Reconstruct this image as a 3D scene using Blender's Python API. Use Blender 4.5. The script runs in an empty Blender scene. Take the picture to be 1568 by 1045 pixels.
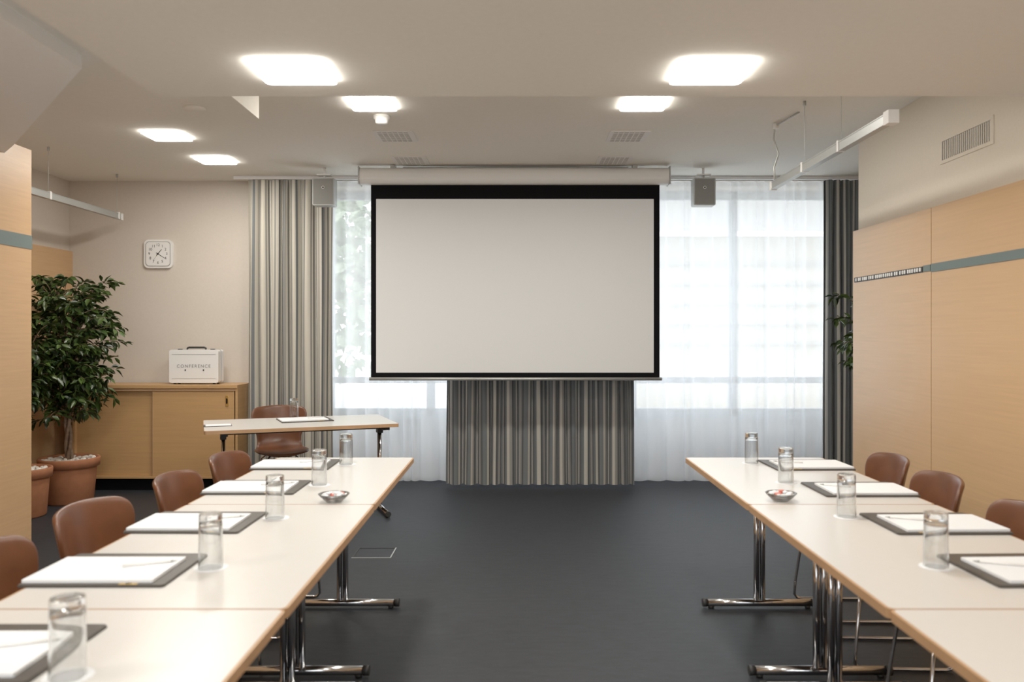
import bpy, math, random
from mathutils import Vector, Matrix
random.seed(7)
scene = bpy.context.scene
COL = scene.collection

# ------------------------------------------------------------ materials
def new_mat(name):
    m = bpy.data.materials.new(name); m.use_nodes = True
    nt = m.node_tree
    b = nt.nodes.get('Principled BSDF')
    return m, nt, b

def M(name, col, rough=0.5, metal=0.0, spec=0.5, trans=0.0, ior=1.45, emis=0.0, noise=0.0, nscale=20, bump=0.0, coat=0.0, stretch=(1,1,1)):
    m, nt, b = new_mat(name)
    b.inputs['Base Color'].default_value = (*col, 1)
    b.inputs['Roughness'].default_value = rough
    b.inputs['Metallic'].default_value = metal
    b.inputs['Specular IOR Level'].default_value = spec
    b.inputs['Transmission Weight'].default_value = trans
    b.inputs['IOR'].default_value = ior
    b.inputs['Coat Weight'].default_value = coat
    if emis:
        b.inputs['Emission Color'].default_value = (*col, 1)
        b.inputs['Emission Strength'].default_value = emis
    if noise or bump:
        tc = nt.nodes.new('ShaderNodeTexCoord'); mp = nt.nodes.new('ShaderNodeMapping')
        mp.inputs['Scale'].default_value = stretch
        n = nt.nodes.new('ShaderNodeTexNoise'); n.inputs['Scale'].default_value = nscale
        n.inputs['Detail'].default_value = 6
        nt.links.new(tc.outputs['Object'], mp.inputs[0]); nt.links.new(mp.outputs[0], n.inputs['Vector'])
        if noise:
            r = nt.nodes.new('ShaderNodeValToRGB')
            r.color_ramp.elements[0].position = 0.3; r.color_ramp.elements[1].position = 0.7
            r.color_ramp.elements[0].color = (*[c*(1-noise) for c in col], 1)
            r.color_ramp.elements[1].color = (*[min(1, c*(1+noise)) for c in col], 1)
            nt.links.new(n.outputs['Fac'], r.inputs[0]); nt.links.new(r.outputs[0], b.inputs['Base Color'])
        if bump:
            bp = nt.nodes.new('ShaderNodeBump'); bp.inputs['Strength'].default_value = bump
            bp.inputs['Distance'].default_value = 0.003
            nt.links.new(n.outputs['Fac'], bp.inputs['Height']); nt.links.new(bp.outputs[0], b.inputs['Normal'])
    return m

m_wall = M('wall_paint', (0.63,0.565,0.495), 0.85, noise=0.02, nscale=60, bump=0.05)
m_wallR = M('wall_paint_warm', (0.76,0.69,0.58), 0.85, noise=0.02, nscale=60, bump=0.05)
m_ceil = M('ceiling_paint', (0.87,0.835,0.765), 0.9, noise=0.015, nscale=40)
m_ceil2 = M('ceiling_daylit_white', (0.93,0.94,0.94), 0.9, noise=0.01, nscale=40)  # whitened to stand in for daylight falling on the angled soffit
m_wood = M('beech_veneer', (0.56,0.345,0.18), 0.38, noise=0.05, nscale=3, stretch=(1,1.0,22))
m_woodR = M('beech_veneer_light', (0.58,0.365,0.19), 0.28, noise=0.045, nscale=2.5, stretch=(1,0.8,26))
m_cab = M('beech_cabinet', (0.50,0.29,0.125), 0.4, noise=0.05, nscale=3, stretch=(1,1,20))
m_edge = M('beech_edge', (0.46,0.27,0.14), 0.45, noise=0.1, nscale=8)
m_lam = M('white_laminate', (0.63,0.61,0.585), 0.28, noise=0.01, nscale=30)
m_chrome = M('chrome', (0.55,0.55,0.56), 0.12, 1.0)
m_alu = M('aluminium', (0.44,0.45,0.44), 0.4, 0.6)
m_black = M('black_matte', (0.004,0.004,0.005), 0.8, spec=0.1)
m_dark = M('dark_plastic', (0.02,0.02,0.02), 0.5)
m_screen = M('projection_fabric', (0.70,0.715,0.72), 0.95, spec=0.1)
m_white = M('white_plastic', (0.82,0.81,0.79), 0.4)
m_paper = M('paper', (0.82,0.84,0.87), 0.7)
m_folder = M('folder_leatherette', (0.065,0.058,0.05), 0.45, noise=0.1, nscale=80)
m_brass = M('brass', (0.75,0.52,0.18), 0.3, 1.0)
m_leather = M('brown_leather', (0.118,0.040,0.016), 0.34, noise=0.16, nscale=12, bump=0.15, spec=0.5)
m_strip = M('grey_green_strip', (0.12,0.16,0.155), 0.5)
m_terra = M('terracotta', (0.36,0.14,0.065), 0.75, noise=0.1, nscale=15)
m_stone = M('white_pebbles', (0.70,0.66,0.60), 0.8, noise=0.15, nscale=40)
m_bark = M('ficus_bark', (0.18,0.12,0.08), 0.8, noise=0.3, nscale=25)
m_grille = M('vent_white', (0.82,0.80,0.78), 0.5)
m_slot = M('vent_slot_grey', (0.50,0.49,0.47), 0.7)
m_grey = M('speaker_grey', (0.22,0.218,0.205), 0.5, 0.0)
m_red = M('candy_red', (0.60,0.16,0.12), 0.35)
m_casing = M('screen_casing', (0.80,0.79,0.765), 0.4)
m_concrete = M('facade_render', (0.60,0.56,0.48), 0.9)
m_roof = M('roof_slat', (0.38,0.37,0.36), 0.8)
m_print = M('grey_print', (0.20,0.20,0.20), 0.8)
m_grass = M('terrace_paving', (0.62,0.61,0.59), 0.9, noise=0.1, nscale=2)
m_frame = M('window_frame_white', (0.60,0.68,0.76), 0.5)
m_parapet = M('parapet_paint', (0.82,0.84,0.86), 0.8, noise=0.01, nscale=30)

def glassmat():
    m, nt, b = new_mat('clear_glass'); nt.nodes.remove(b)
    g = nt.nodes.new('ShaderNodeBsdfGlass'); g.inputs['Roughness'].default_value=0.0; g.inputs['IOR'].default_value=1.5
    g.inputs[0].default_value=(0.96,0.965,0.965,1)
    t = nt.nodes.new('ShaderNodeBsdfTransparent'); t.inputs[0].default_value=(0.95,0.955,0.955,1)
    mx = nt.nodes.new('ShaderNodeMixShader'); mx.inputs[0].default_value=0.93
    nt.links.new(t.outputs[0], mx.inputs[1]); nt.links.new(g.outputs[0], mx.inputs[2])
    nt.links.new(mx.outputs[0], nt.nodes['Material Output'].inputs[0]); return m
m_glass = glassmat()

def carpet():
    m, nt, b = new_mat('carpet_grey')
    tc = nt.nodes.new('ShaderNodeTexCoord')
    n1 = nt.nodes.new('ShaderNodeTexNoise'); n1.inputs['Scale'].default_value = 260; n1.inputs['Detail'].default_value = 3
    mp = nt.nodes.new('ShaderNodeMapping'); mp.inputs['Scale'].default_value = (5, 16, 1)
    n2 = nt.nodes.new('ShaderNodeTexNoise'); n2.inputs['Scale'].default_value = 1.8; n2.inputs['Detail'].default_value = 8
    n2.inputs['Roughness'].default_value = 0.75
    nt.links.new(tc.outputs['Object'], n1.inputs['Vector'])
    nt.links.new(tc.outputs['Object'], mp.inputs[0]); nt.links.new(mp.outputs[0], n2.inputs['Vector'])
    mx = nt.nodes.new('ShaderNodeMath'); mx.operation = 'ADD'
    nt.links.new(n1.outputs['Fac'], mx.inputs[0]); nt.links.new(n2.outputs['Fac'], mx.inputs[1])
    r = nt.nodes.new('ShaderNodeValToRGB')
    r.color_ramp.elements[0].position = 0.70; r.color_ramp.elements[0].color = (0.0125,0.0145,0.0185,1)
    r.color_ramp.elements[1].position = 1.0; r.color_ramp.elements[1].color = (0.027,0.030,0.037,1)
    mh = nt.nodes.new('ShaderNodeMath'); mh.operation = 'MULTIPLY'; mh.inputs[1].default_value = 0.86
    nt.links.new(mx.outputs[0], mh.inputs[0]); nt.links.new(mh.outputs[0], r.inputs[0])
    nt.links.new(r.outputs[0], b.inputs['Base Color'])
    b.inputs['Roughness'].default_value = 0.55
    b.inputs['Specular IOR Level'].default_value = 0.32
    bp = nt.nodes.new('ShaderNodeBump'); bp.inputs['Strength'].default_value = 0.3; bp.inputs['Distance'].default_value = 0.003
    nt.links.new(n1.outputs['Fac'], bp.inputs['Height']); nt.links.new(bp.outputs[0], b.inputs['Normal'])
    return m
m_carpet = carpet()

def stripes(name, bands, period):
    m, nt, b = new_mat(name)
    uv = nt.nodes.new('ShaderNodeUVMap')
    sp = nt.nodes.new('ShaderNodeSeparateXYZ'); nt.links.new(uv.outputs[0], sp.inputs[0])
    d = nt.nodes.new('ShaderNodeMath'); d.operation = 'DIVIDE'; d.inputs[1].default_value = period
    nt.links.new(sp.outputs[0], d.inputs[0])
    f = nt.nodes.new('ShaderNodeMath'); f.operation = 'FRACT'; nt.links.new(d.outputs[0], f.inputs[0])
    r = nt.nodes.new('ShaderNodeValToRGB'); cr = r.color_ramp; cr.interpolation = 'CONSTANT'
    cr.elements[0].position = 0; cr.elements[0].color = (*bands[0][1], 1)
    cr.elements[1].position = bands[1][0]; cr.elements[1].color = (*bands[1][1], 1)
    for p, c in bands[2:]:
        e = cr.elements.new(p); e.color = (*c, 1)
    nt.links.new(f.outputs[0], r.inputs[0])
    nt.links.new(r.outputs[0], b.inputs['Base Color'])
    b.inputs['Roughness'].default_value = 0.7
    b.inputs['Sheen Weight'].default_value = 0.2
    tr = nt.nodes.new('ShaderNodeBsdfTranslucent'); nt.links.new(r.outputs[0], tr.inputs[0])
    mix = nt.nodes.new('ShaderNodeMixShader'); mix.inputs[0].default_value = 0.06
    out = nt.nodes['Material Output']
    nt.links.new(b.outputs[0], mix.inputs[1]); nt.links.new(tr.outputs[0], mix.inputs[2]); nt.links.new(mix.outputs[0], out.inputs[0])
    return m
cr_, gr_, dk_, sl_ = (0.56,0.52,0.44), (0.25,0.245,0.23), (0.065,0.07,0.075), (0.13,0.143,0.152)
m_drapeL = stripes('drape_striped_cream', [(0,cr_),(0.30,gr_),(0.40,cr_),(0.52,dk_),(0.60,gr_),(0.70,cr_),(0.86,sl_)], 0.15)
m_drapeM = stripes('drape_striped_grey', [(0,sl_),(0.22,(0.43,0.41,0.36)),(0.38,dk_),(0.48,sl_),(0.64,(0.45,0.42,0.37)),(0.76,gr_),(0.90,dk_)], 0.15)

def sheer():
    m, nt, b = new_mat('sheer_voile')
    nt.nodes.remove(b)
    t = nt.nodes.new('ShaderNodeBsdfTransparent'); t.inputs[0].default_value = (1,1,1,1)
    tl = nt.nodes.new('ShaderNodeBsdfTranslucent'); tl.inputs[0].default_value = (0.92,0.94,0.96,1)
    df = nt.nodes.new('ShaderNodeBsdfDiffuse'); df.inputs[0].default_value = (0.84,0.87,0.91,1)
    m1 = nt.nodes.new('ShaderNodeMixShader'); m1.inputs[0].default_value = 0.42
    nt.links.new(tl.outputs[0], m1.inputs[1]); nt.links.new(df.outputs[0], m1.inputs[2])
    lw = nt.nodes.new('ShaderNodeLayerWeight'); lw.inputs[0].default_value = 0.35
    mr = nt.nodes.new('ShaderNodeMapRange'); mr.inputs[3].default_value = 0.70; mr.inputs[4].default_value = 0.97
    nt.links.new(lw.outputs['Facing'], mr.inputs[0])
    m2 = nt.nodes.new('ShaderNodeMixShader'); nt.links.new(mr.outputs[0], m2.inputs[0])
    nt.links.new(t.outputs[0], m2.inputs[1]); nt.links.new(m1.outputs[0], m2.inputs[2])
    nt.links.new(m2.outputs[0], nt.nodes['Material Output'].inputs[0])
    return m
m_sheer = sheer()

def leafmat(name, c0, c1):
    m, nt, b = new_mat(name)
    g = nt.nodes.new('ShaderNodeNewGeometry'); r = nt.nodes.new('ShaderNodeValToRGB')
    r.color_ramp.elements[0].color = (*c0,1); r.color_ramp.elements[1].color = (*c1,1)
    nt.links.new(g.outputs['Random Per Island'], r.inputs[0]); nt.links.new(r.outputs[0], b.inputs['Base Color'])
    b.inputs['Roughness'].default_value = 0.35
    return m
m_leaf = leafmat('ficus_leaf', (0.007,0.020,0.006), (0.065,0.11,0.022))
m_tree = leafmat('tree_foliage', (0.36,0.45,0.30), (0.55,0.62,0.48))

# ------------------------------------------------------------ mesh builder
class MB:
    def __init__(s): s.v=[]; s.f=[]; s.m=[]; s.sm=[]; s.uv=None
    def add(s, vs, fs, mi=0, smooth=False):
        o=len(s.v); s.v += [tuple(v) for v in vs]
        for f in fs:
            s.f.append(tuple(i+o for i in f)); s.m.append(mi); s.sm.append(smooth)
    def box(s, lo, hi, mi=0):
        x0,y0,z0=lo; x1,y1,z1=hi
        vs=[(x0,y0,z0),(x1,y0,z0),(x1,y1,z0),(x0,y1,z0),(x0,y0,z1),(x1,y0,z1),(x1,y1,z1),(x0,y1,z1)]
        s.add(vs,[(0,3,2,1),(4,5,6,7),(0,1,5,4),(1,2,6,5),(2,3,7,6),(3,0,4,7)],mi)
    def rbox(s, lo, hi, r, axis=2, mi=0, seg=5):
        ax=[a for a in range(3) if a!=axis]
        u0,u1=lo[ax[0]],hi[ax[0]]; w0,w1=lo[ax[1]],hi[ax[1]]
        pts=[]
        for cx,cy,a0 in ((u1-r,w1-r,0),(u0+r,w1-r,90),(u0+r,w0+r,180),(u1-r,w0+r,270)):
            for k in range(seg+1):
                a=math.radians(a0+90*k/seg); pts.append((cx+r*math.cos(a),cy+r*math.sin(a)))
        n=len(pts); vs=[]
        for t in (lo[axis],hi[axis]):
            for p in pts:
                q=[0,0,0]; q[ax[0]]=p[0]; q[ax[1]]=p[1]; q[axis]=t; vs.append(q)
        fs=[tuple(range(n))[::-1], tuple(range(n,2*n))]+[(i,(i+1)%n,n+(i+1)%n,n+i) for i in range(n)]
        s.add(vs,fs,mi)
    def prism(s, poly, z0, z1, mi=0):
        n=len(poly); vs=[(x,y,z0) for x,y in poly]+[(x,y,z1) for x,y in poly]
        s.add(vs,[tuple(range(n))[::-1],tuple(range(n,2*n))]+[(i,(i+1)%n,n+(i+1)%n,n+i) for i in range(n)],mi)
    def tube(s, pts, r, seg=10, mi=0, cap=True):
        pts=[Vector(p) for p in pts]; n=len(pts)
        rs = r if isinstance(r,(list,tuple)) else [r]*n
        vs=[]; fs=[]
        up=None
        for i,p in enumerate(pts):
            d=(pts[min(i+1,n-1)]-pts[max(i-1,0)])
            if d.length<1e-9: d=Vector((0,0,1))
            d.normalize()
            if up is None:
                up = Vector((0,0,1)) if abs(d.z)<0.9 else Vector((1,0,0))
            a=d.cross(up)
            if a.length<1e-4: a=d.cross(Vector((0,1,0)))
            a.normalize(); b=a.cross(d).normalized(); up=b
            for k in range(seg):
                t=2*math.pi*k/seg
                vs.append(p+a*(rs[i]*math.cos(t))+b*(rs[i]*math.sin(t)))
        for i in range(n-1):
            for k in range(seg):
                fs.append((i*seg+k,i*seg+(k+1)%seg,(i+1)*seg+(k+1)%seg,(i+1)*seg+k))
        s.add(vs,fs,mi,True)
        if cap:
            o=len(s.v)-len(vs)
            s.f.append(tuple(o+k for k in range(seg))[::-1]); s.m.append(mi); s.sm.append(False)
            s.f.append(tuple(o+(n-1)*seg+k for k in range(seg))); s.m.append(mi); s.sm.append(False)
    def lathe(s, prof, c=(0,0,0), seg=24, mi=0, smooth=True, scal=None):
        vs=[]; fs=[]; n=len(prof)
        for r,z in prof:
            for k in range(seg):
                t=2*math.pi*k/seg
                rr=r*(scal(t) if scal else 1)
                vs.append((c[0]+rr*math.cos(t),c[1]+rr*math.sin(t),c[2]+z))
        for i in range(n-1):
            for k in range(seg):
                fs.append((i*seg+k,i*seg+(k+1)%seg,(i+1)*seg+(k+1)%seg,(i+1)*seg+k))
        s.add(vs,fs,mi,smooth)
    def ball(s, c, r, mi=0, seg=8, sq=(1,1,1)):
        vs=[];fs=[]
        rings=5
        for i in range(rings+1):
            ph=math.pi*i/rings
            for k in range(seg):
                t=2*math.pi*k/seg
                vs.append((c[0]+r*sq[0]*math.sin(ph)*math.cos(t),c[1]+r*sq[1]*math.sin(ph)*math.sin(t),c[2]+r*sq[2]*math.cos(ph)))
        for i in range(rings):
            for k in range(seg):
                fs.append((i*seg+k,(i+1)*seg+k,(i+1)*seg+(k+1)%seg,i*seg+(k+1)%seg))
        s.add(vs,fs,mi,True)
    def mesh(s, name, mats):
        me=bpy.data.meshes.new(name); me.from_pydata(s.v,[],s.f)
        for m in mats: me.materials.append(m)
        me.polygons.foreach_set('material_index', s.m)
        me.polygons.foreach_set('use_smooth', s.sm)
        me.update(); return me
    def build(s, name, mats, parent=None, loc=(0,0,0), rz=0, bevel=0):
        if not isinstance(mats,(list,tuple)): mats=[mats]
        return obj(name, s.mesh(name,mats), parent, loc, rz, bevel)

def obj(name, data, parent=None, loc=(0,0,0), rz=0, bevel=0):
    o=bpy.data.objects.new(name,data); COL.objects.link(o)
    o.location=loc; o.rotation_euler=(0,0,rz)
    if parent: o.parent=parent
    if bevel:
        md=o.modifiers.new('bev','BEVEL'); md.width=bevel; md.segments=2; md.limit_method='ANGLE'; md.angle_limit=math.radians(50)
    return o
def empty(name, loc=(0,0,0), rz=0):
    e=bpy.data.objects.new(name,None); COL.objects.link(e); e.location=loc; e.rotation_euler=(0,0,rz); e.empty_display_size=0.1
    return e
def simple(name, boxes, mats, **k):
    b=MB()
    for bx in boxes: b.box(*bx)
    return b.build(name, mats, **k)

# ------------------------------------------------------------ room shell
YB=7.94; ZC=2.87; YN=-3.0
simple('floor', [((-4.5,YN-0.1,-0.1),(3.8,YB+0.45,0))], m_carpet)
simple('ceiling', [((-4.5,YN-0.1,ZC),(3.8,YB+0.45,ZC+0.12))], m_ceil)
WX0,WX1,WZ0,WZ1=-1.90,3.15,0.60,2.82
b=MB()
b.box((-4.27,YB,0),(WX0,YB+0.40,ZC)); b.box((WX1,YB,0),(3.6,YB+0.40,ZC))
b.box((WX0,YB+0.28,0),(WX1,YB+0.40,WZ0),1); b.box((WX0,YB,WZ1),(WX1,YB+0.40,ZC))
b.build('wall_back',[m_wall,m_parapet])
# unseen wall behind the camera; window band added to let in fill light
b=MB()
b.box((-3.24,YN-0.1,0),(2.465,YN,0.85)); b.box((-3.24,YN-0.1,2.40),(2.465,YN,ZC))
b.box((-3.24,YN-0.1,0.85),(-3.0,YN,2.40)); b.box((2.2,YN-0.1,0.85),(2.465,YN,2.40))
b.build('wall_front',[m_wall])
b=MB()
b.box((-3.0,YN-0.08,0.85),(2.2,YN-0.02,0.91)); b.box((-3.0,YN-0.08,2.34),(2.2,YN-0.02,2.40))
for x in (-3.0,-1.3,0.43,2.14): b.box((x,YN-0.08,0.91),(x+0.06,YN-0.02,2.34))
b.build('added_fill_window',[m_frame])  # frame of the added fill window
simple('wall_left', [((-4.42,5.56,0),(-4.27,YB+0.15,ZC))], m_wall)
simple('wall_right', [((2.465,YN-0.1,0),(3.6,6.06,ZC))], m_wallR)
simple('wall_right_alcove', [((3.6,5.9,0),(3.75,YB+0.15,ZC))], m_wall)
b=MB(); b.box((-4.27,YN-0.1,0),(-3.24,5.56,2.64),0); b.box((-3.25,YN,1.98),(-3.236,5.562,2.07),1)
b.box((-4.27,YN-0.1,2.64),(-3.30,4.6,ZC),0)
b.build('wall_left_partition',[m_wood,m_strip])
simple('trim_left_wood_panel', [((-4.27,5.57,0),(-4.235,YB-0.001,2.20))], m_wood)
simple('ceiling_soffit_main', [((-1.64,YN,2.50),(2.465,3.80,ZC-0.001))], m_ceil)
simple('ceiling_soffit_side', [((-3.24,YN,2.62),(-1.645,4.67,ZC-0.001)),((-1.645,3.805,2.62),(-1.45,4.67,ZC-0.001))], m_ceil)
b=MB(); b.prism([(-1.80,YN),(-1.878,3.594),(-3.05,5.05),(-3.24,5.27),(-3.24,YN)],2.56,2.645); b.build('ceiling_soffit_angled',[m_ceil2])
b=MB()
b.box((2.405,4.875,0),(2.464,6.01,2.154),0)
b.box((2.405,YN,0),(2.464,4.868,2.154),0)
b.box((2.400,YN,1.778),(2.406,4.868,1.826),1)
b.box((2.400,4.875,1.785),(2.406,4.96,1.823),1)
b.build('trim_right_wood_panel',[m_woodR,m_strip])
simple('baseboard_back', [((-4.22,YB-0.015,0),(WX0,YB-0.001,0.07))], m_dark)
simple('baseboard_right', [((2.39,YN,0),(2.404,6.01,0.07))], m_dark)
b=MB()
b.box((2.401,4.97,1.784),(2.405,5.98,1.819),1)
y=4.985
while y<5.96:
    b.rbox((2.396,y,1.790),(2.4012,y+0.016,1.813),0.005,0,0,3); y+=random.choice([0.028,0.030,0.034,0.034,0.045])
b.build('magnet_row',[m_white,m_dark])

# window
b=MB()
F=0.08; wy0,wy1=YB+0.30,YB+0.36
b.box((WX0,wy0,WZ0),(WX1,wy1,WZ0+F)); b.box((WX0,wy0,WZ1-F),(WX1,wy1,WZ1))
b.box((WX0,wy0,0.93),(WX1,wy1,0.99))
nm=5
for i in range(nm+1):
    x=WX0+(WX1-WX0-F)*i/nm
    b.box((x,wy0,WZ0),(x+F,wy1,WZ1))
b.box((WX0+0.001,YB+0.24,WZ0-0.03),(WX1-0.001,YB+0.299,WZ0+0.002))
b.build('window_1',[m_frame])

# ------------------------------------------------------------ curtains
def curtain(name, x0, x1, y, z0, z1, mat, amp, wl, top_pinch=0.8, flare=0.0, seedv=1, rows=10, parent=None, warp=0.3):
    rnd=random.Random(seedv)
    W=x1-x0; n=int(W/wl*14)+1
    ph=0; xs=[];phs=[];am=[]
    cw=wl*(1+rnd.uniform(-warp,warp)); ca=amp*rnd.uniform(0.7,1.15)
    for i in range(n+1):
        x=x0+W*i/n
        xs.append(x); phs.append(ph); am.append(ca)
        ph+=2*math.pi*(W/n)/cw
        if (ph%(2*math.pi))<2*math.pi*(W/n)/cw:
            cw=wl*(1+rnd.uniform(-warp,warp)); ca=amp*rnd.uniform(0.7,1.15)
    am=[sum(am[max(0,i-4):i+5])/len(am[max(0,i-4):i+5]) for i in range(n+1)]
    vs=[];uv=[];u=0;us=[]
    for i in range(n+1):
        if i: u+=math.hypot(xs[i]-xs[i-1], am[i]*math.sin(phs[i])-am[i-1]*math.sin(phs[i-1]))
        us.append(u)
    for j in range(rows+1):
        t=j/rows; z=z1+(z0-z1)*t
        k=top_pinch+(1-top_pinch)*min(1,t*2.5)
        for i in range(n+1):
            xc=(x0+x1)/2
            xx=xc+(xs[i]-xc)*(1+flare*t)+0.012*math.cos(phs[i]*1.0)*k + 0.004*math.sin(t*5+i*0.2)
            yy=y+am[i]*k*math.sin(phs[i]+0.25*math.sin(3*t+i*0.02))
            vs.append((xx,yy,z)); uv.append((us[i],t))
    fs=[(j*(n+1)+i,(j+1)*(n+1)+i,(j+1)*(n+1)+i+1,j*(n+1)+i+1) for j in range(rows) for i in range(n)]
    me=bpy.data.meshes.new(name); me.from_pydata(vs,[],fs); me.materials.append(mat)
    ul=me.uv_layers.new(name='UVMap')
    for l in me.loops: ul.data[l.index].uv=uv[l.vertex_index]
    me.polygons.foreach_set('use_smooth',[True]*len(me.polygons)); me.update()
    return obj(name, me, parent)
curtain('striped_curtain',-2.50,-1.70,7.70,0.03,2.835,m_drapeL,0.042,0.105,0.75,0.0,3)
curtain('striped_curtain',-0.66,1.05,7.70,0.03,2.835,m_drapeM,0.040,0.115,0.75,0.02,5)
curtain('striped_curtain',2.80,3.35,7.70,0.03,2.835,m_drapeM,0.042,0.10,0.75,0.0,8)
curtain('sheer_curtain',-1.78,2.90,7.83,0.04,2.84,m_sheer,0.028,0.13,0.6,0.0,11,rows=6,warp=0.5)
simple('curtain_track', [((-2.62,7.68,2.84),(3.55,7.72,2.868)),((-2.0,7.81,2.845),(3.2,7.85,2.868))], m_white)

# ------------------------------------------------------------ projection screen
e=empty('projection_screen',(0,0,0))
b=MB(); b.rbox((-1.361,7.13,2.700),(1.288,7.27,2.845),0.055,0,0,6)
b.box((-1.372,7.125,2.695),(-1.361,7.275,2.85),1); b.box((1.288,7.125,2.695),(1.299,7.275,2.85),1)
b.box((-1.10,7.16,2.84),(-1.06,7.24,2.869),1); b.box((0.98,7.16,2.84),(1.02,7.24,2.869),1)
b.box((-1.0,7.22,2.845),(0.95,7.25,2.860),1)
b.build('casing',[m_casing,m_alu],e,bevel=0.003)
b=MB(); b.box((-1.271,7.200,1.04),(1.215,7.203,2.705),1)
b.box((-1.226,7.197,1.083),(1.164,7.1995,2.579),0)
b.build('fabric',[m_screen,m_black],e)
b=MB(); b.tube([(-1.285,7.2,1.028),(1.235,7.2,1.028)],0.014,10); b.build('bottom_bar',[m_alu],e)

for x in (-1.697,1.617):
    b=MB()
    b.rbox((x-0.095,7.26,2.535),(x+0.095,7.38,2.775),0.012,1,0,3)
    b.box((x-0.085,7.256,2.545),(x+0.085,7.262,2.765),1)
    b.tube([(x,7.256,2.69),(x,7.252,2.69)],0.013,14,2)
    b.tube([(x,7.253,2.69),(x,7.250,2.69)],0.008,14,3)
    b.tube([(x,7.32,2.775),(x,7.32,2.869)],0.012,10,2)
    b.box((x-0.06,7.28,2.80),(x+0.06,7.36,2.812),2)
    b.build('ceiling_speaker',[m_alu,m_grey,m_white,m_dark])

# ------------------------------------------------------------ ceiling fixtures
LC=(1.0,0.945,0.85)
m_diff=M('light_diffuser',(1,0.96,0.88),0.5,emis=14)
def panel_light(x,y,z,s=0.30,p=22):
    b=MB(); h=s/2
    b.rbox((x-h,y-h,z-0.018),(x+h,y+h,z-0.0005),0.03,2,1,4)
    o=b.build('ceiling_panel_light',[m_white,m_diff])
    l=bpy.data.lights.new('panel_lamp','AREA'); l.shape='SQUARE'; l.size=s-0.03; l.energy=p; l.color=LC
    lo=bpy.data.objects.new('panel_lamp',l); COL.objects.link(lo); lo.location=(x,y,z-0.020); lo.parent=o
P=17.5
for x in (-0.92,0.79):
    panel_light(x,3.42,2.50,0.30,P*0.9)
    panel_light(x,5.25,ZC,0.28,P*1.25)
    panel_light(x,1.5,2.50,0.30,P*0.45)  # out-of-view panels, added to supplement the interior light
    panel_light(x,-0.8,2.50,0.30,P*0.8)  # behind the camera, likewise added for interior light
panel_light(-2.56,6.09,ZC,0.28,P*0.8); panel_light(-2.52,6.95,ZC,0.28,P*0.7)
panel_light(-2.56,1.2,2.56,0.30,P*0.8)  # another unseen panel, added to help light the room

def vent(x,y,z,wx=0.29,wy=0.32):
    b=MB(); b.rbox((x-wx/2,y-wy/2,z-0.008),(x+wx/2,y+wy/2,z-0.0005),0.01,2,0,3)
    n=8
    for i in range(n):
        yy=y-wy/2+0.03+(wy-0.06)*i/(n-1)
        for k in range(6):
            xx=x-wx/2+0.03+(wx-0.06)*k/6
            b.box((xx,yy-0.006,z-0.0105),(xx+(wx-0.06)/6-0.01,yy+0.006,z-0.008),1)
    b.build('ceiling_vent',[m_grille,m_slot])
for x in (-0.90,0.80):
    vent(x,6.125,ZC); vent(x,6.98,ZC)
b=MB(); b.lathe([(0.001,-0.0),(0.055,0.0),(0.055,-0.02),(0.045,-0.028),(0.04,-0.05),(0.02,-0.058),(0.001,-0.058)],(-0.91,5.56,ZC-0.0005),24); b.build('smoke_detector',[m_casing])
b=MB(); b.lathe([(0.001,0),(0.06,0),(0.055,-0.012),(0.001,-0.014)],(-1.72,4.44,2.6195),24); b.build('ceiling_sensor',[m_ceil])

def rail(x,y0,y1,z,wires,name,cable=False):
    b=MB(); b.box((x-0.017,y0,z-0.024),(x+0.017,y1,z+0.024),0)
    b.box((x-0.020,y0+0.001,z+0.020),(x+0.020,y1,z+0.026),0); b.box((x-0.020,y0+0.001,z-0.026),(x+0.020,y1,z-0.020),0)
    b.box((x-0.026,y0-0.02,z-0.032),(x+0.026,y0+0.04,z+0.032),1)
    b.box((x-0.022,y1-0.03,z-0.030),(x+0.022,y1+0.005,z+0.030),1)
    for w in wires:
        b.tube([(x,w,z+0.02),(x,w,ZC-0.001)],0.0018,6,0)
        b.tube([(x,w,ZC-0.03),(x,w,ZC-0.001)],0.010,8,0)
        b.box((x-0.022,w-0.012,z-0.028),(x+0.022,w+0.012,z+0.034),1)
    if cable:
        b.tube([(x,y1-0.04,z+0.02),(x-0.01,y1-0.06,z+0.12),(x+0.03,y1-0.03,z+0.22),(x-0.01,y1-0.05,z+0.32),(x-0.01,y1-0.08,z+0.40),(x+0.03,y1-0.35,z+0.405),(x+0.05,y1-0.40,ZC-0.002)],0.006,6,0)
        b.tube([(x-0.01,y1-0.1,ZC-0.04),(x-0.01,y1-0.1,ZC-0.001)],0.02,10,1)
    b.build(name,[m_alu,m_white],bevel=0.002)
rail(1.783,3.99,5.86,2.454,[4.62,5.21],'suspended_track_rail',True)
rail(-3.65,5.7,7.67,2.49,[6.49,7.60],'suspended_track_rail')

# wall vent right
b=MB()
b.box((2.458,4.33,2.405),(2.4645,4.88,2.425),0); b.box((2.458,4.33,2.535),(2.4645,4.88,2.555),0)
b.box((2.458,4.33,2.425),(2.4645,4.355,2.535),0); b.box((2.458,4.855,2.425),(2.4645,4.88,2.535),0)
b.box((2.4630,4.355,2.425),(2.4645,4.855,2.535),1)
n=24
for i in range(n):
    yy=4.357+i*(0.498/n); b.box((2.4605,yy,2.427),(2.4628,yy+0.009,2.533),0)
b.build('wall_vent_grille',[m_wallR,m_print])

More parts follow.
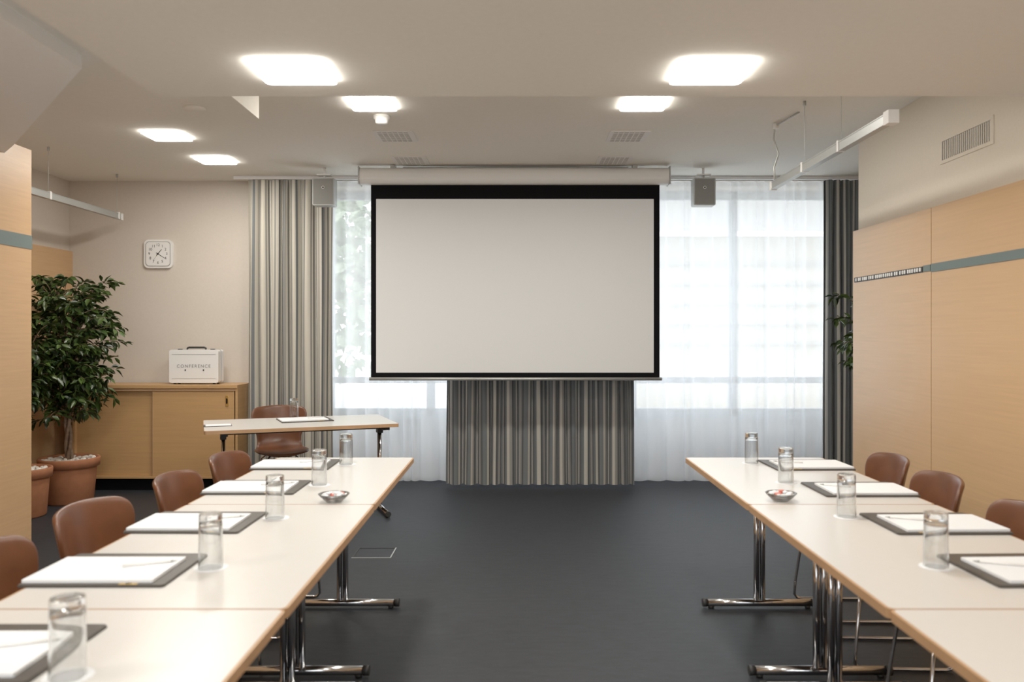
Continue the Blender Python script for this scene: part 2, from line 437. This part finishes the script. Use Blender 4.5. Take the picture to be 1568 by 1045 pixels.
# ------------------------------------------------------------ cabinet
b=MB()
x0,x1,yf=-4.02,-2.53,7.52
b.box((x0,yf,0.925),(x1,7.92,0.955),0)
b.box((x1-0.022,yf+0.01,0.11),(x1,7.92,0.925),0); b.box((x0,yf+0.01,0.11),(x0+0.022,7.92,0.925),0)
b.box((x0+0.022,yf+0.012,0.11),(x1-0.022,7.92,0.132),0)
b.box((x0+0.022,7.90,0.132),(x1-0.022,7.92,0.925),0)
b.box((x0+0.022,yf+0.012,0.900),(x1-0.022,yf+0.03,0.925),3)
b.box((x0+0.022,yf+0.05,0.132),(-3.27,yf+0.068,0.900),0)
b.box((-3.30,yf+0.022,0.132),(x1-0.035,yf+0.040,0.900),0)
b.box((-3.304,yf+0.020,0.132),(-3.298,yf+0.045,0.900),3)
b.box((x0+0.04,yf+0.06,0.0),(x1-0.04,7.90,0.11),1)
b.rbox((-2.645,yf+0.016,0.76),(-2.615,yf+0.024,0.86),0.0145,1,2,5)
b.rbox((-2.637,yf+0.013,0.785),(-2.623,yf+0.018,0.835),0.0068,1,1,5)
b.build('sliding_door_sideboard',[m_cab,m_black,m_brass,m_edge],bevel=0.002)

# briefcase
e=empty('conference_case',(-2.965,7.70,0.956))
b=MB()
b.rbox((-0.225,-0.07,0.012),(0.225,0.0-0.004,0.315),0.02,1,0,4); b.rbox((-0.225,0.004,0.012),(0.225,0.07,0.315),0.02,1,0,4)
b.rbox((-0.228,-0.006,0.009),(0.228,0.006,0.318),0.02,1,1,4)
b.box((-0.20,-0.072,0.27),(0.20,-0.069,0.274),1); b.box((-0.20,-0.072,0.05),(0.20,-0.069,0.054),1)
for x in (-0.18,0.18): b.tube([(x,-0.05,0.0),(x,-0.05,0.014)],0.012,10,2); b.tube([(x,0.05,0.0),(x,0.05,0.014)],0.012,10,2)
b.tube([(-0.085,0,0.316),(-0.085,0,0.328),(-0.07,0,0.335),(0.07,0,0.335),(0.085,0,0.328),(0.085,0,0.316)],0.009,8,2)
b.tube([(-0.075,-0.07,0.13),(-0.075,-0.075,0.13)],0.007,10,2); b.tube([(0.09,-0.07,0.13),(0.09,-0.075,0.13)],0.007,10,2)
for x in (-0.15,0.15): b.box((x-0.02,-0.012,0.316),(x+0.02,0.012,0.322),2)
b.build('shell',[m_white,m_alu,m_dark],e,bevel=0.002)
def text(s, size, parent, loc, rot, mat, name, sp=1.0):
    c=bpy.data.curves.new(name,'FONT'); c.body=s; c.size=size; c.align_x='CENTER'; c.align_y='CENTER'; c.extrude=0.0004; c.space_character=sp
    c.materials.append(mat)
    o=bpy.data.objects.new(name,c); COL.objects.link(o); o.parent=parent; o.location=loc; o.rotation_euler=rot; return o
R90=(math.pi/2,0,0)
text('CONFERENCE',0.040,e,(0,-0.0715,0.165),R90,m_print,'label',1.3)

# clock
e=empty('wall_clock',(-3.41,7.939,2.174))
b=MB(); b.rbox((-0.135,-0.03,-0.135),(0.135,0,0.135),0.045,1,0,8)
b.rbox((-0.118,-0.034,-0.118),(0.118,-0.029,0.118),0.035,1,1,8)
b.rbox((-0.112,-0.0345,-0.112),(0.112,-0.031,0.112),0.032,1,0,8)
def hand(a,l,w):
    d=Vector((math.sin(a),0,math.cos(a))); p=Vector((math.cos(a),0,-math.sin(a)))
    o=Vector((0,-0.037,0))
    vs=[o-d*0.02-p*w,o-d*0.02+p*w,o+d*l+p*w*0.6,o+d*l-p*w*0.6]
    vs+= [v+Vector((0,0.001,0)) for v in vs]
    b.add(vs,[(0,1,2,3),(4,7,6,5),(0,4,5,1),(1,5,6,2),(2,6,7,3),(3,7,4,0)],2)
hand(math.radians(40),0.055,0.004); hand(math.radians(122),0.082,0.003); hand(math.radians(215),0.075,0.001)
b.tube([(0,-0.034,0),(0,-0.039,0)],0.008,12,2)
b.build('case',[m_white,m_alu,m_dark],e)
for i in range(1,13):
    a=math.radians(30*i); text(str(i),0.036,e,(0.083*math.sin(a),-0.0352,0.083*math.cos(a)),R90,m_dark,'numeral_%d'%i)

# ------------------------------------------------------------ tables
TH=0.73
def table_mesh(L,W,legs,legx,foot,name):
    b=MB()
    b.rbox((-W/2,-L/2,TH-0.026),(W/2,L/2,TH-0.001),0.02,2,1,4)
    b.rbox((-W/2+0.008,-L/2+0.004,TH-0.0012),(W/2-0.008,L/2-0.004,TH),0.016,2,0,4)
    y0,y1=min(legs),max(legs)
    for x in (legx-0.16,legx+0.16): b.box((x-0.015,y0,TH-0.060),(x+0.015,y1,TH-0.027),2)
    for y in legs:
        b.box((legx-0.27,y-0.025,TH-0.062),(legx+0.27,y+0.025,TH-0.0265),2)
        for dx in (-0.0155,0.0155): b.tube([(legx+dx,y,0.03),(legx+dx,y,TH-0.05)],0.0145,12,3)
        b.box((legx-0.035,y-0.022,TH-0.11),(legx+0.035,y+0.022,TH-0.06),2)
        b.tube([(foot[0],y,0.028),(foot[1],y,0.028)],0.019,12,3)
        for fx in foot:
            s=1 if fx==foot[0] else -1
            b.tube([(fx-0.004*s,y,0.028),(fx+0.02*s,y,0.028)],0.021,12,2)
            b.tube([(fx+0.04*s,y,0.0),(fx+0.04*s,y,0.014)],0.014,10,2)
    return b.mesh(name,[m_lam,m_edge,m_dark,m_chrome])
TL=1.277
ys=[4.65-TL/2, 4.65-1.28-TL/2, 4.65-2.56-TL/2]
for side in (-1,1):
    W=0.76
    xc=-0.96 if side<0 else 1.305
    lx=0.05 if side<0 else -0.06
    foot=(xc*0+lx-0.29,lx+0.29)
    for yc,legs in zip(ys,((0.31,-0.56),(0.56,-0.52),(0.52,-0.5))):
        obj('conference_table',table_mesh(TL,W,legs,lx,foot,'conference_table'),None,(xc,yc,0))
pt=table_mesh(1.40,0.80,(0.56,-0.63),0,(-0.34,0.34),'presenter_table')
PA=math.radians(21)
pte=obj('presenter_table',pt,None,(-1.71,6.52,0),PA-math.pi/2+math.pi)

# ------------------------------------------------------------ chairs
def chair_meshes():
    prof=[(0.235,0.425),(0.215,0.448),(0.12,0.455),(0.0,0.445),(-0.10,0.440),(-0.165,0.455),(-0.205,0.50),(-0.222,0.56),(-0.235,0.63),(-0.25,0.70),(-0.265,0.765),(-0.275,0.805)]
    wid=[0.16,0.195,0.215,0.22,0.21,0.19,0.178,0.182,0.205,0.228,0.226,0.190]
    crv=[0,0,0,0,0.1,0.4,0.8,1.0,1.1,1.1,1.1,1.0]
    n=10; vs=[];fs=[]
    for (x,z),w,c in zip(prof,wid,crv):
        for k in range(n+1):
            t=-1+2*k/n; y=w*t
            xx=x+c*1.35*y*y; zz=z+(0.35*y*y if c<0.3 else 0)
            if (x,z)==prof[-1]: zz-=0.012*t*t
            if (x,z)==prof[0]: xx-=0.03*t*t
            vs.append((xx,y,zz))
    for j in range(len(prof)-1):
        for k in range(n):
            a=j*(n+1)+k; fs.append((a,a+1,a+n+2,a+n+1))
    me=bpy.data.meshes.new('shell'); me.from_pydata(vs,[],fs); me.materials.append(m_leather)
    me.polygons.foreach_set('use_smooth',[True]*len(me.polygons))
    b=MB()
    for s in (-1,1):
        y=0.18*s
        b.tube([(0.08,0.05*s,0.425),(0.13,0.10*s,0.415),(0.17,0.15*s,0.36),(0.20,y,0.10),(0.205,y,0.03),(0.19,y,0.012),(0.17,y,0.0085),(-0.17,y,0.0085),(-0.19,y,0.012),(-0.205,y,0.03),(-0.20,y,0.10),(-0.15,0.15*s,0.36),(-0.11,0.10*s,0.41),(-0.06,0.05*s,0.42)],0.0075,8)
    b.tube([(0.165,-0.155,0.345),(0.165,0.155,0.345)],0.006,8); b.tube([(-0.145,-0.152,0.35),(-0.145,0.152,0.35)],0.006,8)
    b.box((-0.10,-0.08,0.418),(0.11,0.08,0.430),1)
    return me,b.mesh('wire_frame',[m_chrome,m_dark])
sh,wf=chair_meshes()
def chair(x,y,rz):
    e=empty('leather_chair',(x,y,0),rz)
    o=obj('shell',sh,e)
    md=o.modifiers.new('s','SOLIDIFY'); md.thickness=0.022; md.offset=-1
    md=o.modifiers.new('ss','SUBSURF'); md.levels=2; md.render_levels=2
    obj('wire_frame',wf,e)
for y,x in ((4.31,-1.28),(3.69,-1.29),(3.04,-1.345),(2.43,-1.345)): chair(x,y,math.radians(random.uniform(-6,0)))
for y,x in ((4.27,1.67),(3.69,1.63),(3.02,1.61),(2.42,1.62)): chair(x,y,math.pi+math.radians(random.uniform(-4,4)))
chair(-1.98,6.98,PA-math.pi/2)

# ------------------------------------------------------------ tabletop items
def tumbler_mesh():
    # inverted highball: open rim down, thick base up; sections kept separate so the edges stay crisp
    b=MB(); R=0.035; r2=0.033; H=0.160; t=0.0024
    b.lathe([(R,0.0),(r2,H-0.004)],(0,0,0),40)
    b.lathe([(r2,H-0.004),(r2-0.0012,H-0.001),(r2-0.004,H)],(0,0,0),40)
    b.lathe([(r2-0.004,H),(0.0005,H-0.0008)],(0,0,0),40)
    b.lathe([(0.0005,H-0.022),(r2-0.010,H-0.023)],(0,0,0),40)
    b.lathe([(r2-0.010,H-0.023),(r2-0.005,H-0.027),(r2-t,H-0.038)],(0,0,0),40)
    b.lathe([(r2-t,H-0.038),(R-t,0.0)],(0,0,0),40)
    b.lathe([(R-t,0.0),(R,0.0)],(0,0,0),40)
    return b.mesh('water_glass',[m_glass])
def doily_mesh():
    b=MB(); b.lathe([(0.001,0.0),(0.046,0.0),(0.046,0.0012),(0.001,0.0012)],(0,0,0),72,0,False,lambda t:1+0.06*abs(math.sin(8*t)))
    return b.mesh('paper_doily',[m_paper])
tm,dm=tumbler_mesh(),doily_mesh()
def glass(x,y,z=TH):
    obj('paper_doily',dm,None,(x,y,z+0.0003),random.random())
    obj('water_glass',tm,None,(x+random.uniform(-.004,.004),y+random.uniform(-.004,.004),z+0.0018))
for y in (4.40,3.80,3.12,2.46,1.68): glass(-0.905,y)
for y in (4.44,3.86,3.14,2.47,1.68): glass(1.235,y)

def folder(x,y,rz,z=TH,mir=1):
    e=empty('writing_folder',(x,y,z+0.0005),rz)
    b=MB(); b.rbox((-0.20,-0.165,0),(0.20,0.165,0.004),0.01,2,0,3)
    b.rbox((-0.198,-0.163,0.004),(0.198,0.163,0.007),0.01,2,0,3)
    b.build('cover',[m_folder],e)
    b=MB(); lo,hi=(-0.197,0.160) if mir>0 else (-0.160,0.197)
    b.rbox((lo,-0.145,0.0072),(hi,0.095,0.015),0.003,2,0,2)
    b.build('note_pad',[m_paper],e,rz=math.radians(random.uniform(-1,1)))
    b=MB(); b.tube([(0.02*mir,-0.02,0.0190),(0.14*mir,0.03,0.0190)],0.0036,8,0); b.tube([(0.14*mir,0.03,0.0190),(0.156*mir,0.037,0.0190)],[0.0036,0.001],8,1)
    b.build('pen',[m_white,m_alu],e)
    b=MB(); b.tube([(0.10*mir,-0.155,0.0072),(0.10*mir,-0.155,0.0085)],0.008,14,0); b.box((0.10*mir-0.025,-0.1615,0.0072),(0.10*mir+0.025,-0.1505,0.0085),0)
    b.build('clasp',[m_brass],e)
for y in (4.38,3.73,3.04,2.43,1.80): folder(-1.163,y,math.radians(random.uniform(-1.5,1.5)))
for y in (4.36,3.68,3.02,2.43,1.80): folder(1.495,y,math.radians(random.uniform(-1.5,1.5)),mir=-1)
folder(-1.70,6.65,PA+math.radians(3))
obj('water_glass',tm,None,(-1.84,6.85,TH+0.0003))
b=MB(); b.rbox((-0.10,-0.07,0),(0.10,0.07,0.003),0.004); b.rbox((-0.085,-0.06,0.003),(0.095,0.055,0.006),0.004,2,1); b.build('leaflet',[m_folder,m_paper],None,(-2.25,6.25,TH+0.0004),PA)

def candy(x,y):
    e=empty('candy_bowl',(x,y,TH+0.0004))
    b=MB()
    b.lathe([(0.001,0.0),(0.030,0.0),(0.034,0.004),(0.052,0.020),(0.064,0.034),(0.062,0.035),(0.050,0.023),(0.032,0.008),(0.001,0.006)],(0,0,0),32)
    b.build('glass_dish',[m_glass],e)
    b=MB()
    for i in range(30):
        r=0.040*math.sqrt(random.random()); a=random.random()*6.28
        c=(r*math.cos(a),r*math.sin(a),0.022+0.022*(1-r/0.05)*random.random()+r*0.15)
        b.ball(c,0.0085,0 if i%4==0 else 1,8,(1.3,0.9,0.75))
    b.build('wrapped_sweets',[m_red,m_paper],e)
candy(-0.755,3.42); candy(1.08,3.44)

# ------------------------------------------------------------ plants
def leafgeo(b, p, d, L, W, roll):
    d=d.normalized(); s=d.cross(Vector((0,0,1)))
    if s.length<1e-3: s=Vector((1,0,0))
    s.normalize(); n=s.cross(d)
    s2=s*math.cos(roll)+n*math.sin(roll); n2=n*math.cos(roll)-s*math.sin(roll)
    pts=[(0,0,0),(0.25,0.75,0.1),(0.55,1,0.08),(1,0,-0.12),(0.55,-1,0.08),(0.25,-0.75,0.1),(0.25,0,-0.02),(0.55,0,-0.03)]
    vs=[p+d*(a*L)+s2*(w*W/2)+n2*(h*L) for a,w,h in pts]
    b.add(vs,[(0,6,1),(1,6,7,2),(2,7,3),(0,5,6),(5,4,7,6),(4,3,7)],0,True)
def ficus(x,y,seedv,height=1.9,rad=0.40,pr=0.235,ph=0.375,base=0.75,ntw=120,lean=(0,0),clampx=None):
    rnd=random.Random(seedv)
    e=empty('potted_ficus',(x,y,0))
    b=MB()
    b.lathe([(0.001,0.0),(pr*0.76,0.0),(pr*0.80,0.01),(pr*0.90,ph*0.78),(pr*0.90,ph*0.80),(pr,ph*0.81),(pr*1.02,ph*0.98),(pr,ph),(pr*0.92,ph),(pr*0.90,ph*0.9),(0.001,ph*0.9)],(0,0,0),40)
    b.build('pot',[m_terra],e)
    b=MB()
    for i in range(150):
        r=pr*0.86*math.sqrt(rnd.random()); a=rnd.random()*6.28
        b.ball((r*math.cos(a),r*math.sin(a),ph*0.92+rnd.random()*0.015),rnd.uniform(0.012,0.024),0,6,(1,1,0.7))
    b.build('pebbles',[m_stone],e)
    b=MB()
    for k in range(3):
        pts=[]
        for i in range(26):
            t=i/25; a=k*2.094+t*9; r=0.022*(1-t*0.3)+0.10*max(0,t-0.6)
            pts.append((r*math.cos(a)+lean[0]*t,r*math.sin(a)+lean[1]*t,ph*0.85+t*(height*0.62-ph*0.85)))
        b.tube(pts,[0.016-0.006*i/25 for i in range(26)],8)
    lf=MB()
    for i in range(ntw):
        t=rnd.random()
        z0=ph+0.25+t*(height-ph-0.55)
        hz=(z0+0.15-base)/(height-base)
        rr=rad*(0.45+0.75*math.sin(min(1,max(0.05,hz))**0.8*math.pi*0.80))
        a=rnd.random()*6.283
        R=rr*rnd.uniform(0.5,1.08)
        up=rnd.uniform(0.08,0.38)
        pz=max(base,min(height,z0+up))
        c0=Vector((lean[0]*min(1,t*1.3),lean[1]*min(1,t*1.3),min(z0,height*0.75)))
        sx=0.80 if math.cos(a)<0 and clampx else 1.0
        mid=c0+Vector((sx*R*0.55*math.cos(a),R*0.55*math.sin(a),(pz-c0.z)*0.9+0.05))
        end=Vector((lean[0]+sx*R*math.cos(a+0.2),lean[1]+R*math.sin(a+0.2),pz-0.05))
        path=[]
        for j in range(9):
            u=j/8; path.append(c0*(1-u)**2+mid*2*u*(1-u)+end*u*u)
        b.tube(path,[0.005-0.0035*j/8 for j in range(9)],5)
        for j in range(2,9):
            for q in range(2 if j<5 else 3):
                dirn=(path[j]-path[j-1]).normalized()
                side=Vector((rnd.uniform(-1,1),rnd.uniform(-1,1),rnd.uniform(-0.9,0.25)))
                d=(dirn*0.5+side).normalized()
                p=path[j]+side*0.01
                L=rnd.uniform(0.065,0.10)
                if clampx and p.x+d.x*L < clampx-x: continue
                leafgeo(lf,p,d,L,rnd.uniform(0.030,0.042),rnd.uniform(-0.9,0.9))
    b.build('stems',[m_bark],e)
    lf.build('foliage',[m_leaf],e)
ficus(-3.79,7.05,1,1.92,0.355,0.235,0.375,0.62,210,(0.0,-0.05),clampx=-4.19)
ficus(-3.85,6.50,2,1.55,0.22,0.20,0.375,0.95,60,clampx=-4.19)
ficus(2.93,6.75,3,1.78,0.40,0.20,0.36,1.25,80)

# floor socket hatch
b=MB()
cx,cy,h,w=-0.93,5.40,0.125,0.008
b.box((cx-h,cy-h,0.0005),(cx+h,cy-h+w,0.004)); b.box((cx+h-w,cy-h+w,0.0005),(cx+h,cy+h,0.004))
b.box((cx-h,cy-h+w,0.0005),(cx-h+w,cy+h,0.0025),1); b.box((cx-h+w,cy+h-w,0.0005),(cx+h-w,cy+h,0.0025),1)
b.build('floor_socket_hatch',[m_alu,m_dark])

# ------------------------------------------------------------ exterior
simple('ground_outside', [((-30,YB+0.5,-1.2),(30,45,-1.0))], m_grass)
b=MB(); b.box((1.5,17,-1.0),(14,25,3.4),0)
for i in range(5): b.box((1.3,16.8,1.2+i*0.4),(14.2,16.98,1.24+i*0.4),1)
b.add([(1.0,16.2,3.4),(14.5,16.2,3.4),(14.5,21,5.6),(1.0,21,5.6)],[(0,1,2,3)],1)
b.build('neighbour_building',[m_concrete,m_roof])
rnd=random.Random(5); b=MB(); b.tube([(-3.6,15,-1),(-3.5,15,1.5),(-3.6,15,3.5)],[0.2,0.15,0.1],10,1)
for i in range(2600):
    a=rnd.random()*6.283; ph=math.acos(rnd.uniform(-1,1)); r=1.0*rnd.random()**0.33
    p=Vector((-3.3+2.6*r*math.sin(ph)*math.cos(a),15+1.6*r*math.sin(ph)*math.sin(a),3.1+2.4*r*math.cos(ph)))
    leafgeo(b,p,Vector((rnd.uniform(-1,1),rnd.uniform(-1,1),rnd.uniform(-1,0.3))),0.32,0.18,rnd.uniform(-1,1))
b.build('garden_tree',[m_tree,m_bark])

# ------------------------------------------------------------ world & camera
w=bpy.data.worlds.new('World'); scene.world=w; w.use_nodes=True
bg=w.node_tree.nodes['Background']; bg.inputs[0].default_value=(0.90,0.955,1.0,1); bg.inputs[1].default_value=3.5

cam=bpy.data.cameras.new('Camera'); co=bpy.data.objects.new('Camera',cam); COL.objects.link(co)
cam.sensor_width=36; cam.lens=1280/1568*36
co.location=(0,0,1.42); co.rotation_euler=(math.pi/2,0,0)
cam.shift_x=-10/1568; cam.shift_y=-11.5/1568
cam.dof.use_dof=True; cam.dof.focus_distance=7.3; cam.dof.aperture_fstop=2.8
scene.camera=co
scene.view_settings.view_transform='Standard'
scene.view_settings.exposure=0.08
scene.view_settings.gamma=1.14
